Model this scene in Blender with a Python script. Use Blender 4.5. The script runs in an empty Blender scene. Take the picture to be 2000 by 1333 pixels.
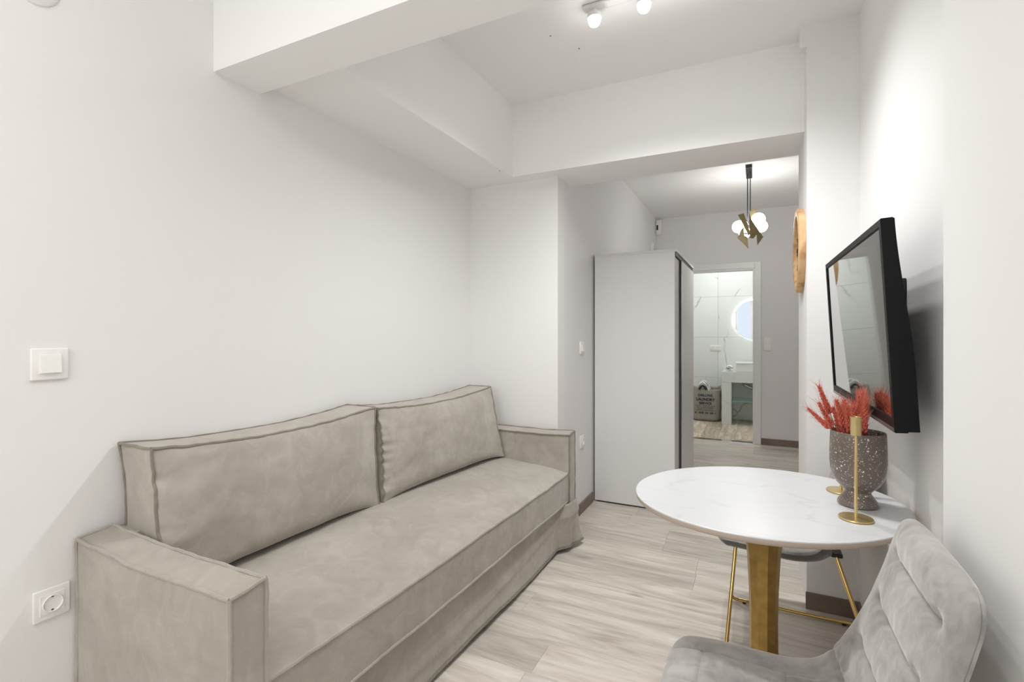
import bpy, bmesh, math, random
from mathutils import Vector, Matrix, noise
random.seed(7)
PI = math.pi
sc = bpy.context.scene
COL = sc.collection
# ------------------------------------------------------------------ camera
cam = bpy.data.objects.new('camera', bpy.data.cameras.new('camera'))
COL.objects.link(cam)
cam.location = (0, 0, 1.26)
cam.rotation_euler = (PI / 2, 0, 0.4563)
cam.data.sensor_width = 36.0
cam.data.lens = 36.0 * 969.92 / 2000
cam.data.shift_y = -(666.5 - 651.0) / 2000
cam.data.clip_start = 0.02
sc.camera = cam
# ------------------------------------------------------------------ world, light, exposure
w = bpy.data.worlds.new('world'); sc.world = w; w.use_nodes = True
w.node_tree.nodes['Background'].inputs[0].default_value = (0.80, 0.88, 1.0, 1)
w.node_tree.nodes['Background'].inputs[1].default_value = 1.1
sc.view_settings.view_transform = 'Standard'
sc.view_settings.look = 'None'
sc.view_settings.exposure = 0.12
sc.view_settings.gamma = 1.0
sc.view_settings.use_curve_mapping = False
sc.cycles.use_denoising = True
sc.cycles.max_bounces = 14
sc.cycles.diffuse_bounces = 8
sc.cycles.sample_clamp_indirect = 6.0

def area(name, loc, rot, sx, sy, power, col=(1, 1, 1), spread=PI):
    l = bpy.data.lights.new(name, 'AREA'); l.shape = 'RECTANGLE'; l.size = sx; l.size_y = sy
    l.energy = power; l.color = col; l.spread = spread
    o = bpy.data.objects.new(name, l); COL.objects.link(o); o.location = loc; o.rotation_euler = rot
    return o
def point(name, loc, power, r, col=(1, 1, 1)):
    l = bpy.data.lights.new(name, 'POINT'); l.energy = power; l.shadow_soft_size = r; l.color = col
    o = bpy.data.objects.new(name, l); COL.objects.link(o); o.location = loc
    return o
area('near_fill_area', (-0.70, -0.35, 2.60), (0, 0, 0), 1.1, 1.1, 13, (1, 0.98, 0.95))  # added fill behind the camera, brightens floor, table and sofa seat
point('near_fill_point', (-1.0, -1.15, 1.65), 19, 0.2, (1, 0.98, 0.955))  # second added fill behind the camera, lifts the front beam and soffit
area('bathroom_lamp', (-0.35, 7.15, 2.60), (0, 0, 0), 0.9, 0.9, 14.5, (0.97, 1.0, 0.97))
SPOT_W = 8.2

# ------------------------------------------------------------------ materials
def nt(name):
    m = bpy.data.materials.new(name); m.use_nodes = True
    t = m.node_tree; return m, t, t.nodes['Principled BSDF']
def N(t, kind, **kw):
    n = t.nodes.new(kind)
    for k, v in kw.items():
        if k in n.inputs.keys(): n.inputs[k].default_value = v
        else: setattr(n, k, v)
    return n
def ramp(t, stops):
    n = t.nodes.new('ShaderNodeValToRGB'); cr = n.color_ramp
    while len(cr.elements) < len(stops): cr.elements.new(0.5)
    for e, (p, c) in zip(cr.elements, stops):
        e.position = p; e.color = (c[0], c[1], c[2], 1)
    return n
def lk(t, a, b): t.links.new(a, b)
def plain(name, col, rough=0.5, metal=0.0, noise_amt=0.0, nscale=20, bump=0.0, sheen=0.0, coat=0.0, emis=None, es=0, spec=None):
    m, t, b = nt(name)
    b.inputs['Base Color'].default_value = (*col, 1); b.inputs['Roughness'].default_value = rough
    b.inputs['Metallic'].default_value = metal
    if spec is not None: b.inputs['Specular IOR Level'].default_value = spec
    if sheen: b.inputs['Sheen Weight'].default_value = sheen; b.inputs['Sheen Roughness'].default_value = 0.4
    if coat: b.inputs['Coat Weight'].default_value = coat; b.inputs['Coat Roughness'].default_value = 0.05
    tc = N(t, 'ShaderNodeTexCoord')
    if noise_amt or bump:
        n = N(t, 'ShaderNodeTexNoise', Scale=nscale, Detail=4.0); lk(t, tc.outputs['Object'], n.inputs['Vector'])
        if noise_amt:
            lo = tuple(c * (1 - noise_amt) for c in col); hi = tuple(min(1, c * (1 + noise_amt)) for c in col)
            r = ramp(t, [(0.3, lo), (0.7, hi)]); lk(t, n.outputs['Fac'], r.inputs['Fac']); lk(t, r.outputs['Color'], b.inputs['Base Color'])
        if bump:
            bp = N(t, 'ShaderNodeBump', Strength=bump, Distance=0.002); lk(t, n.outputs['Fac'], bp.inputs['Height']); lk(t, bp.outputs['Normal'], b.inputs['Normal'])
    if emis:
        b.inputs['Emission Color'].default_value = (*emis, 1); b.inputs['Emission Strength'].default_value = es
    return m
M = {}
M['wall'] = plain('wall_paint', (0.80, 0.795, 0.787), 0.75, bump=0.05, nscale=180)
M['ceil'] = plain('ceiling_paint', (0.87, 0.868, 0.862), 0.8, bump=0.05, nscale=180)
M['hallwall'] = plain('hall_paint', (0.77, 0.765, 0.765), 0.75, bump=0.05, nscale=180)
M['white'] = plain('white_lacquer', (0.80, 0.80, 0.79), 0.35)
M['plastic'] = plain('white_plastic', (0.84, 0.83, 0.81), 0.3)
M['wardrobe'] = plain('wardrobe_laminate', (0.72, 0.72, 0.715), 0.4, bump=0.03, nscale=300)
M['shadowgap'] = plain('dark_gap', (0.05, 0.05, 0.055), 0.5)
M['base'] = plain('baseboard_wood', (0.20, 0.155, 0.125), 0.5, noise_amt=0.15, nscale=14)
M['black'] = plain('black_metal', (0.015, 0.015, 0.016), 0.4)
M['tvbody'] = plain('tv_black_plastic', (0.004, 0.004, 0.0045), 0.45, spec=0.18)
M['tvedge'] = plain('tv_silver_strip', (0.10, 0.10, 0.10), 0.25)
M['screen'] = plain('tv_glass', (0.42, 0.43, 0.42), 0.03, metal=1.0)
M['gold'] = plain('polished_brass', (0.72, 0.50, 0.20), 0.16, metal=1.0)
M['pedgold'] = plain('brushed_gold', (0.40, 0.265, 0.085), 0.32, metal=0.9, noise_amt=0.12, nscale=40)
M['holder'] = plain('satin_brass', (0.66, 0.52, 0.25), 0.30, metal=0.85)
M['brassplate'] = plain('bronze_plate', (0.30, 0.25, 0.13), 0.32, metal=0.8, noise_amt=0.15, nscale=12)
M['globe'] = plain('opal_glass', (0.9, 0.88, 0.84), 0.2, emis=(1, 0.975, 0.95), es=33)
M['lens'] = plain('lamp_lens', (1, 1, 1), 0.3, emis=(1, 0.99, 0.97), es=26)
M['halo'] = plain('mirror_light', (1, 1, 1), 0.3, emis=(0.97, 1, 0.98), es=4)
M['mirror'] = plain('mirror_glass', (0.80, 0.81, 0.82), 0.02, metal=1.0)
M['chrome'] = plain('chrome', (0.7, 0.7, 0.7), 0.1, metal=1.0)
M['ceramic'] = plain('ceramic', (0.85, 0.85, 0.84), 0.12)
M['towel'] = plain('towel_cotton', (0.85, 0.85, 0.84), 0.95, bump=0.6, nscale=250)
M['tableedge'] = plain('table_edge', (0.52, 0.43, 0.36), 0.5)
M['text'] = plain('printed_ink', (0.03, 0.03, 0.03), 0.8)
M['speck'] = plain('screw_dark', (0.12, 0.10, 0.09), 0.6)
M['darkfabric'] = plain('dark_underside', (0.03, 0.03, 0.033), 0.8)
M['feltpad'] = plain('rubber_foot', (0.02, 0.02, 0.02), 0.7)

def glass_mat():
    m, t, b = nt('green_glass')
    b.inputs['Base Color'].default_value = (0.62, 0.90, 0.80, 1); b.inputs['Roughness'].default_value = 0.05
    b.inputs['Transmission Weight'].default_value = 0.75; b.inputs['IOR'].default_value = 1.3
    return m
M['glass'] = glass_mat()

def velvet(name, lo, mid, hi, weave=600, sheen=0.35, nap=2.2):
    m, t, b = nt(name)
    tc = N(t, 'ShaderNodeTexCoord')
    mp = N(t, 'ShaderNodeMapping'); lk(t, tc.outputs['Object'], mp.inputs['Vector'])
    n = N(t, 'ShaderNodeTexNoise', Scale=nap, Detail=5.0, Roughness=0.55, Distortion=0.8); lk(t, mp.outputs[0], n.inputs['Vector'])
    n2 = N(t, 'ShaderNodeTexNoise', Scale=nap * 5, Detail=3.0, Distortion=1.5); lk(t, mp.outputs[0], n2.inputs['Vector'])
    mx = N(t, 'ShaderNodeMath', operation='MULTIPLY_ADD'); mx.inputs[1].default_value = 0.35; lk(t, n2.outputs['Fac'], mx.inputs[0])
    m1 = N(t, 'ShaderNodeMath', operation='MULTIPLY'); m1.inputs[1].default_value = 0.65; lk(t, n.outputs['Fac'], m1.inputs[0]); lk(t, m1.outputs[0], mx.inputs[2])
    r = ramp(t, [(0.36, lo), (0.5, mid), (0.64, hi)]); lk(t, mx.outputs[0], r.inputs['Fac'])
    lk(t, r.outputs['Color'], b.inputs['Base Color'])
    b.inputs['Roughness'].default_value = 0.85; b.inputs['Specular IOR Level'].default_value = 0.15
    b.inputs['Sheen Weight'].default_value = sheen; b.inputs['Sheen Roughness'].default_value = 0.45
    b.inputs['Sheen Tint'].default_value = (0.95, 0.93, 0.9, 1)
    wv = N(t, 'ShaderNodeTexNoise', Scale=weave, Detail=1.0); lk(t, mp.outputs[0], wv.inputs['Vector'])
    bp = N(t, 'ShaderNodeBump', Strength=0.35, Distance=0.0014); lk(t, wv.outputs['Fac'], bp.inputs['Height'])
    n5 = N(t, 'ShaderNodeTexNoise', Scale=9.0, Detail=3.0, Distortion=1.0); lk(t, mp.outputs[0], n5.inputs['Vector'])
    bp2 = N(t, 'ShaderNodeBump', Strength=0.30, Distance=0.012); lk(t, n5.outputs['Fac'], bp2.inputs['Height']); lk(t, bp.outputs['Normal'], bp2.inputs['Normal'])
    lk(t, bp2.outputs['Normal'], b.inputs['Normal'])
    return m
M['sofa'] = velvet('sofa_velvet', (0.338, 0.307, 0.270), (0.388, 0.357, 0.317), (0.455, 0.424, 0.381), 420)
M['piping'] = velvet('sofa_piping', (0.20, 0.175, 0.147), (0.235, 0.207, 0.175), (0.27, 0.24, 0.205), 420)
M['chair'] = velvet('chair_velvet', (0.20, 0.193, 0.184), (0.30, 0.291, 0.278), (0.41, 0.40, 0.385), 700, 0.7, 3.6)
M['chairshade'] = velvet('chair_shaded_velvet', (0.10, 0.10, 0.102), (0.13, 0.13, 0.132), (0.17, 0.17, 0.172), 700, 0.4, 5.0)  # darker copy of the chair velvet, shade under the seat painted in

def wood_floor(name, pal, along='X', contrast=1.0):
    m, t, b = nt(name)
    geo = N(t, 'ShaderNodeNewGeometry'); oi = N(t, 'ShaderNodeObjectInfo')
    add = N(t, 'ShaderNodeVectorMath', operation='ADD'); lk(t, geo.outputs['Position'], add.inputs[0])
    cmb = N(t, 'ShaderNodeCombineXYZ'); ml = N(t, 'ShaderNodeMath', operation='MULTIPLY'); ml.inputs[1].default_value = 37.0
    lk(t, oi.outputs['Random'], ml.inputs[0])
    for i in range(3): lk(t, ml.outputs[0], cmb.inputs[i])
    lk(t, cmb.outputs[0], add.inputs[1])
    mp = N(t, 'ShaderNodeMapping'); lk(t, add.outputs[0], mp.inputs['Vector'])
    mp.inputs['Scale'].default_value = (1.2, 9, 1) if along == 'X' else (9, 1.2, 1)
    n = N(t, 'ShaderNodeTexNoise', Scale=1.5, Detail=8.0, Roughness=0.62, Distortion=1.1); lk(t, mp.outputs[0], n.inputs['Vector'])
    mp2 = N(t, 'ShaderNodeMapping'); lk(t, add.outputs[0], mp2.inputs['Vector'])
    mp2.inputs['Scale'].default_value = (5, 95, 1) if along == 'X' else (95, 5, 1)
    n2 = N(t, 'ShaderNodeTexNoise', Scale=1.5, Detail=4.0, Roughness=0.6); lk(t, mp2.outputs[0], n2.inputs['Vector'])
    c = contrast
    r = ramp(t, [(0.28, pal[0]), (0.46, pal[1]), (0.62, pal[2]), (0.8, pal[3])]); lk(t, n.outputs['Fac'], r.inputs['Fac'])
    r2 = ramp(t, [(0.30, (0.80, 0.78, 0.76)), (0.55, (1, 1, 1))]); lk(t, n2.outputs['Fac'], r2.inputs['Fac'])
    mix = N(t, 'ShaderNodeMix', data_type='RGBA', blend_type='MULTIPLY'); mix.inputs[0].default_value = 0.5
    lk(t, r.outputs['Color'], mix.inputs[6]); lk(t, r2.outputs['Color'], mix.inputs[7])
    # plank to plank tone
    mr = N(t, 'ShaderNodeMapRange'); mr.inputs[3].default_value = 1 - 0.13 * c; mr.inputs[4].default_value = 1 + 0.10 * c
    lk(t, oi.outputs['Random'], mr.inputs[0])
    hsv = N(t, 'ShaderNodeHueSaturation'); lk(t, mix.outputs[2], hsv.inputs['Color']); lk(t, mr.outputs[0], hsv.inputs['Value'])
    # knots
    mk = N(t, 'ShaderNodeMapping'); lk(t, add.outputs[0], mk.inputs['Vector']); mk.inputs['Scale'].default_value = (2.2, 5.5, 1) if along == 'X' else (5.5, 2.2, 1)
    v = N(t, 'ShaderNodeTexVoronoi', Scale=1.0); lk(t, mk.outputs[0], v.inputs['Vector'])
    rk = ramp(t, [(0.0, (0.40, 0.33, 0.28)), (0.045, (0.62, 0.55, 0.5)), (0.11, (1, 1, 1))]); lk(t, v.outputs['Distance'], rk.inputs['Fac'])
    mix2 = N(t, 'ShaderNodeMix', data_type='RGBA', blend_type='MULTIPLY'); mix2.inputs[0].default_value = 0.75
    lk(t, hsv.outputs['Color'], mix2.inputs[6]); lk(t, rk.outputs['Color'], mix2.inputs[7])
    lk(t, mix2.outputs[2], b.inputs['Base Color'])
    b.inputs['Roughness'].default_value = 0.42; b.inputs['Specular IOR Level'].default_value = 0.35
    bp = N(t, 'ShaderNodeBump', Strength=0.12, Distance=0.002); lk(t, n2.outputs['Fac'], bp.inputs['Height']); lk(t, bp.outputs['Normal'], b.inputs['Normal'])
    return m
M['plank'] = wood_floor('oak_vinyl_plank', [(0.42, 0.368, 0.315), (0.595, 0.545, 0.483), (0.705, 0.66, 0.602), (0.80, 0.765, 0.715)])
M['bathplank'] = wood_floor('bath_wood_tile', [(0.40, 0.29, 0.20), (0.56, 0.46, 0.36), (0.72, 0.66, 0.57), (0.80, 0.77, 0.70)], 'Y', 2.0)

def marble(name, base, vein, scale, width, rough=0.25, cloud=0.04, objrand=False, stretch=(1, 1, 1), rot=(0, 0, 0), amt=1.0):
    m, t, b = nt(name)
    geo = N(t, 'ShaderNodeNewGeometry'); src = geo.outputs['Position']
    if objrand:
        oi = N(t, 'ShaderNodeObjectInfo'); ml = N(t, 'ShaderNodeMath', operation='MULTIPLY'); ml.inputs[1].default_value = 19.0; lk(t, oi.outputs['Random'], ml.inputs[0])
        cmb = N(t, 'ShaderNodeCombineXYZ')
        for i in range(3): lk(t, ml.outputs[0], cmb.inputs[i])
        ad = N(t, 'ShaderNodeVectorMath', operation='ADD'); lk(t, src, ad.inputs[0]); lk(t, cmb.outputs[0], ad.inputs[1]); src = ad.outputs[0]
    mp = N(t, 'ShaderNodeMapping'); mp.inputs['Scale'].default_value = stretch; mp.inputs['Rotation'].default_value = rot; lk(t, src, mp.inputs['Vector'])
    nd = N(t, 'ShaderNodeTexNoise', Scale=scale * 1.6, Detail=4.0, Roughness=0.55); lk(t, mp.outputs[0], nd.inputs['Vector'])
    vs_ = N(t, 'ShaderNodeVectorMath', operation='SCALE'); vs_.inputs[3].default_value = 0.55 / scale; lk(t, nd.outputs['Color'], vs_.inputs[0])
    va_ = N(t, 'ShaderNodeVectorMath', operation='ADD'); lk(t, mp.outputs[0], va_.inputs[0]); lk(t, vs_.outputs[0], va_.inputs[1])
    vo = N(t, 'ShaderNodeTexVoronoi', feature='DISTANCE_TO_EDGE', Scale=scale); lk(t, va_.outputs[0], vo.inputs['Vector'])
    vr = ramp(t, [(0.0, (1, 1, 1)), (width * 0.4, (0.5, 0.5, 0.5)), (width, (0, 0, 0))]); lk(t, vo.outputs['Distance'], vr.inputs['Fac'])
    n3 = N(t, 'ShaderNodeTexNoise', Scale=scale * 1.7, Detail=2.0); lk(t, mp.outputs[0], n3.inputs['Vector'])
    mr = ramp(t, [(0.42, (0, 0, 0)), (0.62, (1, 1, 1))]); lk(t, n3.outputs['Fac'], mr.inputs['Fac'])
    mu = N(t, 'ShaderNodeMath', operation='MULTIPLY'); lk(t, vr.outputs['Color'], mu.inputs[0]); lk(t, mr.outputs['Color'], mu.inputs[1])
    mu2 = N(t, 'ShaderNodeMath', operation='MULTIPLY'); mu2.inputs[1].default_value = amt; lk(t, mu.outputs[0], mu2.inputs[0])
    n4 = N(t, 'ShaderNodeTexNoise', Scale=scale * 0.8, Detail=4.0); lk(t, mp.outputs[0], n4.inputs['Vector'])
    cl = ramp(t, [(0.35, tuple(c * (1 - cloud) for c in base)), (0.65, base)]); lk(t, n4.outputs['Fac'], cl.inputs['Fac'])
    mix = N(t, 'ShaderNodeMix', data_type='RGBA'); lk(t, mu2.outputs[0], mix.inputs[0]); lk(t, cl.outputs['Color'], mix.inputs[6]); mix.inputs[7].default_value = (*vein, 1)
    lk(t, mix.outputs[2], b.inputs['Base Color']); b.inputs['Roughness'].default_value = rough
    return m
M['tabletop'] = marble('white_sintered_stone', (0.62, 0.63, 0.645), (0.42, 0.435, 0.47), 2.0, 0.030, 0.28, 0.02, stretch=(1, 3.2, 1), rot=(0, 0, 0.45), amt=0.5)
M['marble'] = marble('bath_marble_tile', (0.82, 0.835, 0.825), (0.36, 0.37, 0.36), 1.5, 0.022, 0.15, 0.05, objrand=True, stretch=(1, 1, .8), rot=(0, 0.5, 0), amt=1.0)
M['vanity'] = marble('vanity_marble', (0.74, 0.765, 0.74), (0.45, 0.47, 0.45), 2.2, 0.02, 0.2, 0.04, amt=0.6)
M['grout'] = plain('grout', (0.68, 0.68, 0.66), 0.9)

def speckle():
    m, t, b = nt('speckled_ceramic')
    tc = N(t, 'ShaderNodeTexCoord')
    nd = N(t, 'ShaderNodeTexNoise', Scale=60.0); lk(t, tc.outputs['Object'], nd.inputs['Vector'])
    mxv = N(t, 'ShaderNodeMix', data_type='RGBA'); mxv.inputs[0].default_value = 0.012; lk(t, tc.outputs['Object'], mxv.inputs[6]); lk(t, nd.outputs['Color'], mxv.inputs[7])
    outs = []
    for s, th in ((100, 0.20), (185, 0.20), (340, 0.2)):
        v = N(t, 'ShaderNodeTexVoronoi', Scale=float(s)); lk(t, mxv.outputs[2], v.inputs['Vector'])
        # vary by cell
        sep = N(t, 'ShaderNodeSeparateColor'); lk(t, v.outputs['Color'], sep.inputs[0])
        thr = N(t, 'ShaderNodeMath', operation='MULTIPLY'); thr.inputs[1].default_value = th * 1.5; lk(t, sep.outputs[0], thr.inputs[0])
        g = N(t, 'ShaderNodeMath', operation='LESS_THAN'); lk(t, v.outputs['Distance'], g.inputs[0]); lk(t, thr.outputs[0], g.inputs[1])
        sel = N(t, 'ShaderNodeMath', operation='GREATER_THAN'); sel.inputs[1].default_value = 0.45; lk(t, sep.outputs[1], sel.inputs[0])
        mm = N(t, 'ShaderNodeMath', operation='MULTIPLY'); lk(t, g.outputs[0], mm.inputs[0]); lk(t, sel.outputs[0], mm.inputs[1]); outs.append(mm)
    a = N(t, 'ShaderNodeMath', operation='MAXIMUM'); lk(t, outs[0].outputs[0], a.inputs[0]); lk(t, outs[1].outputs[0], a.inputs[1])
    a2 = N(t, 'ShaderNodeMath', operation='MAXIMUM'); lk(t, a.outputs[0], a2.inputs[0]); lk(t, outs[2].outputs[0], a2.inputs[1])
    mix = N(t, 'ShaderNodeMix', data_type='RGBA'); lk(t, a2.outputs[0], mix.inputs[0])
    mix.inputs[6].default_value = (0.145, 0.115, 0.095, 1); mix.inputs[7].default_value = (0.75, 0.70, 0.64, 1)
    lk(t, mix.outputs[2], b.inputs['Base Color']); b.inputs['Roughness'].default_value = 0.3
    b.inputs['Coat Weight'].default_value = 0.3; b.inputs['Coat Roughness'].default_value = 0.12
    return m
M['speckle'] = speckle()
M['wheat'] = plain('dyed_wheat', (0.58, 0.125, 0.08), 0.75, noise_amt=0.35, nscale=60)
M['awn'] = plain('dyed_awn', (0.64, 0.19, 0.13), 0.8)

def natural_wood(name, a, b_, k):
    m, t, b = nt(name)
    tc = N(t, 'ShaderNodeTexCoord'); mp = N(t, 'ShaderNodeMapping'); mp.inputs['Scale'].default_value = (3, 8, 3); lk(t, tc.outputs['Object'], mp.inputs['Vector'])
    n = N(t, 'ShaderNodeTexNoise', Scale=2.2, Detail=5.0, Distortion=1.2); lk(t, mp.outputs[0], n.inputs['Vector'])
    r = ramp(t, [(0.32, k), (0.46, a), (0.7, b_)]); lk(t, n.outputs['Fac'], r.inputs['Fac']); lk(t, r.outputs['Color'], b.inputs['Base Color'])
    b.inputs['Roughness'].default_value = 0.5
    return m
M['clockwood'] = natural_wood('clock_wood', (0.62, 0.40, 0.20), (0.72, 0.52, 0.30), (0.38, 0.19, 0.07))
M['clockdark'] = natural_wood('clock_inner_wood', (0.36, 0.22, 0.12), (0.46, 0.30, 0.17), (0.25, 0.14, 0.07))
M['bag'] = plain('canvas_bag', (0.36, 0.335, 0.30), 0.9, noise_amt=0.08, nscale=9, bump=0.3)

# ------------------------------------------------------------------ mesh helpers
class MB:
    def __init__(s): s.bm = bmesh.new()
    def box(s, x0, x1, y0, y1, z0, z1, bev=0.0, seg=2):
        r = bmesh.ops.create_cube(s.bm, size=1.0)
        for v in r['verts']:
            v.co = Vector((x0 + (v.co.x + .5) * (x1 - x0), y0 + (v.co.y + .5) * (y1 - y0), z0 + (v.co.z + .5) * (z1 - z0)))
        if bev:
            ed = {e for v in r['verts'] for e in v.link_edges}
            bmesh.ops.bevel(s.bm, geom=list(ed), offset=bev, segments=seg, affect='EDGES', profile=0.5)
        return s
    def tube(s, pts, r, n=10, cap=True, closed=False):
        pts = [Vector(p) for p in pts]; K = len(pts); rr = r if isinstance(r, (list, tuple)) else [r] * K
        rings = []; prev = None
        for i, p in enumerate(pts):
            a = pts[(i - 1) % K] if (closed or i > 0) else p; c = pts[(i + 1) % K] if (closed or i < K - 1) else p
            d = (c - a).normalized()
            if prev is None:
                u = d.orthogonal().normalized()
            else:
                u = (prev - d * prev.dot(d)); u = u.normalized() if u.length > 1e-6 else d.orthogonal().normalized()
            prev = u; v = d.cross(u)
            rings.append([s.bm.verts.new(p + (u * math.cos(2 * PI * j / n) + v * math.sin(2 * PI * j / n)) * rr[i]) for j in range(n)])
        for i in range(K if closed else K - 1):
            A, B = rings[i], rings[(i + 1) % K]
            for j in range(n): s.bm.faces.new((A[j], A[(j + 1) % n], B[(j + 1) % n], B[j]))
        if cap and not closed:
            s.bm.faces.new(rings[0][::-1]); s.bm.faces.new(rings[-1])
        return s
    def lathe(s, prof, c=(0, 0, 0), n=40, axis='Z', sx=1.0, sy=1.0):
        c = Vector(c); rings = []
        for r, z in prof:
            if r < 1e-6: rings.append([s.bm.verts.new(s._ax(c, 0, 0, z, axis))])
            else: rings.append([s.bm.verts.new(s._ax(c, r * sx * math.cos(2 * PI * j / n), r * sy * math.sin(2 * PI * j / n), z, axis)) for j in range(n)])
        for A, B in zip(rings, rings[1:]):
            for j in range(n):
                a = [A[j % len(A)], A[(j + 1) % len(A)], B[(j + 1) % len(B)], B[j % len(B)]]
                a = list(dict.fromkeys(a))
                if len(a) > 2:
                    try: s.bm.faces.new(a)
                    except ValueError: pass
        return s
    @staticmethod
    def _ax(c, a, b, h, axis):
        if axis == 'Z': return c + Vector((a, b, h))
        if axis == 'X': return c + Vector((h, a, b))
        return c + Vector((a, h, b))
    def ball(s, c, r, n=20, sc_=(1, 1, 1)):
        q = bmesh.ops.create_uvsphere(s.bm, u_segments=n, v_segments=n // 2 + 2, radius=r)
        for v in q['verts']: v.co = Vector(c) + Vector((v.co.x * sc_[0], v.co.y * sc_[1], v.co.z * sc_[2]))
        return s
    def poly(s, pts, depth):            # flat plate: outline extruded by vector depth
        a = [s.bm.verts.new(Vector(p)) for p in pts]; b = [s.bm.verts.new(Vector(p) + Vector(depth)) for p in pts]
        s.bm.faces.new(a[::-1]); s.bm.faces.new(b); n = len(a)
        for i in range(n): s.bm.faces.new((a[i], a[(i + 1) % n], b[(i + 1) % n], b[i]))
        return s
    def grid(s, f, nu, nv):             # f(i/nu, j/nv)
        V = [[s.bm.verts.new(Vector(f(i / nu, j / nv))) for j in range(nv + 1)] for i in range(nu + 1)]
        for i in range(nu):
            for j in range(nv): s.bm.faces.new((V[i][j], V[i + 1][j], V[i + 1][j + 1], V[i][j + 1]))
        return s
    def build(s, name, mat, parent=None, smooth=False, weld=0.0, loc=None):
        if weld: bmesh.ops.remove_doubles(s.bm, verts=s.bm.verts, dist=weld)
        bmesh.ops.recalc_face_normals(s.bm, faces=s.bm.faces)
        me = bpy.data.meshes.new(name); s.bm.to_mesh(me); s.bm.free()
        if smooth:
            me.polygons.foreach_set('use_smooth', [True] * len(me.polygons))
            me.set_sharp_from_angle(angle=smooth if isinstance(smooth, float) else math.radians(38))
        me.materials.append(M[mat] if isinstance(mat, str) else mat)
        o = bpy.data.objects.new(name, me); COL.objects.link(o)
        if parent: o.parent = parent
        if loc: o.location = loc
        return o
def empty(name, loc=(0, 0, 0), rz=0.0):
    o = bpy.data.objects.new(name, None); COL.objects.link(o); o.location = loc; o.rotation_euler = (0, 0, rz); o.empty_display_size = 0.1
    return o
def tag(o, label, cat, group=None):
    o['label'] = label; o['category'] = cat
    if group: o['group'] = group
    return o
def struct(o, label=None, cat=None):
    o['kind'] = 'structure'
    if label: o['label'] = label
    if cat: o['category'] = cat
    return o
def copy_tree(o, parent=None):
    c = o.copy(); COL.objects.link(c)
    if parent: c.parent = parent
    for ch in list(o.children): copy_tree(ch, c)
    return c
def B(name, mat, *a, parent=None, bev=0.0, smooth=False):
    return MB().box(*a, bev=bev).build(name, mat, parent, smooth)

# ------------------------------------------------------------------ dimensions
XL, XR, XN, XH = -1.725, 0.412, 0.376, -1.10
YR, YB1, YB2, YC, YD, YE, YH, YBB = -1.7, 1.114, 1.297, 2.883, 2.764, 3.117, 6.283, 7.95
ZB, ZS, ZC = 2.187, 2.229, 2.667
T = 0.12
# ------------------------------------------------------------------ room shell
struct(B('wall_left', 'wall', XL - T, XL, YR, YC + T, 0, ZC + 0.1), 'long off-white plastered wall behind the sofa', 'wall')
struct(B('wall_back', 'wall', XL, XH, YC, YC + T, 0, ZC + 0.1), 'short off-white wall return at the far arm of the sofa', 'wall')
struct(B('wall_hall_left', 'hallwall', XH - T, XH, YC + T, YH + 0.1, 0, ZC + 0.1), 'grey-white hall wall beside the wardrobe', 'wall')
struct(B('wall_right', 'wall', XR, XR + T, 1.30, YE, 0, ZC + 0.1), 'off-white wall recess carrying the television', 'wall')
struct(B('wall_right_near', 'wall', XN, XN + T + 0.05, YR, 1.42, 0, ZC + 0.1), 'bright white wall stretch behind the near chair', 'wall')
pb = MB().box(0.21, XR + T, 2.64, YE, 0, ZC + 0.1); pb.box(0.184, 0.2101, 2.64, 2.70, 2.575, ZC + 0.05)
struct(pb.build('pillar', 'wall'), 'white wall pillar carrying the wooden clock', 'pillar')
hb = MB().box(0.53, 1.3, YE - 0.1, YE, 0, ZC + 0.1)
struct(hb.build('wall_hall_near', 'hallwall'))
struct(B('wall_hall_right', 'hallwall', 1.2, 1.3, YE, YH, 0, ZC + 0.1))
# far hall wall with a door opening
DX0, DX1, DZ = -0.74, -0.005, 2.005
fw = MB().box(XH, DX0, YH, YH + 0.1, 0, ZC + 0.1).box(DX1, 1.3, YH, YH + 0.1, 0, ZC + 0.1).box(DX0, DX1, YH, YH + 0.1, DZ, ZC + 0.1)
struct(fw.build('wall_hall_end', 'hallwall'), 'grey-white end wall of the hall around the bathroom door', 'wall')
# rear wall with the window the daylight comes through
WX0, WX1, WZ0, WZ1 = -0.58, 0.35, 0.10, 2.38
rw = MB().box(XL, WX0, YR - T, YR, 0, ZC + .1).box(WX1, XN, YR - T, YR, 0, ZC + .1).box(WX0, WX1, YR - T, YR, 0, WZ0).box(WX0, WX1, YR - T, YR, WZ1, ZC + .1)
struct(rw.build('wall_rear', 'wall'))
wf = MB()
for a in ((WX0, WX0 + .05, WZ0, WZ1), (WX1 - .05, WX1, WZ0, WZ1), (WX0, WX1, WZ0, WZ0 + .05), (WX0, WX1, WZ1 - .05, WZ1), (-.14, -.09, WZ0, WZ1)):
    wf.box(a[0], a[1], YR - .10, YR - .04, a[2], a[3])
struct(wf.build('window_1', 'white'))
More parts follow.
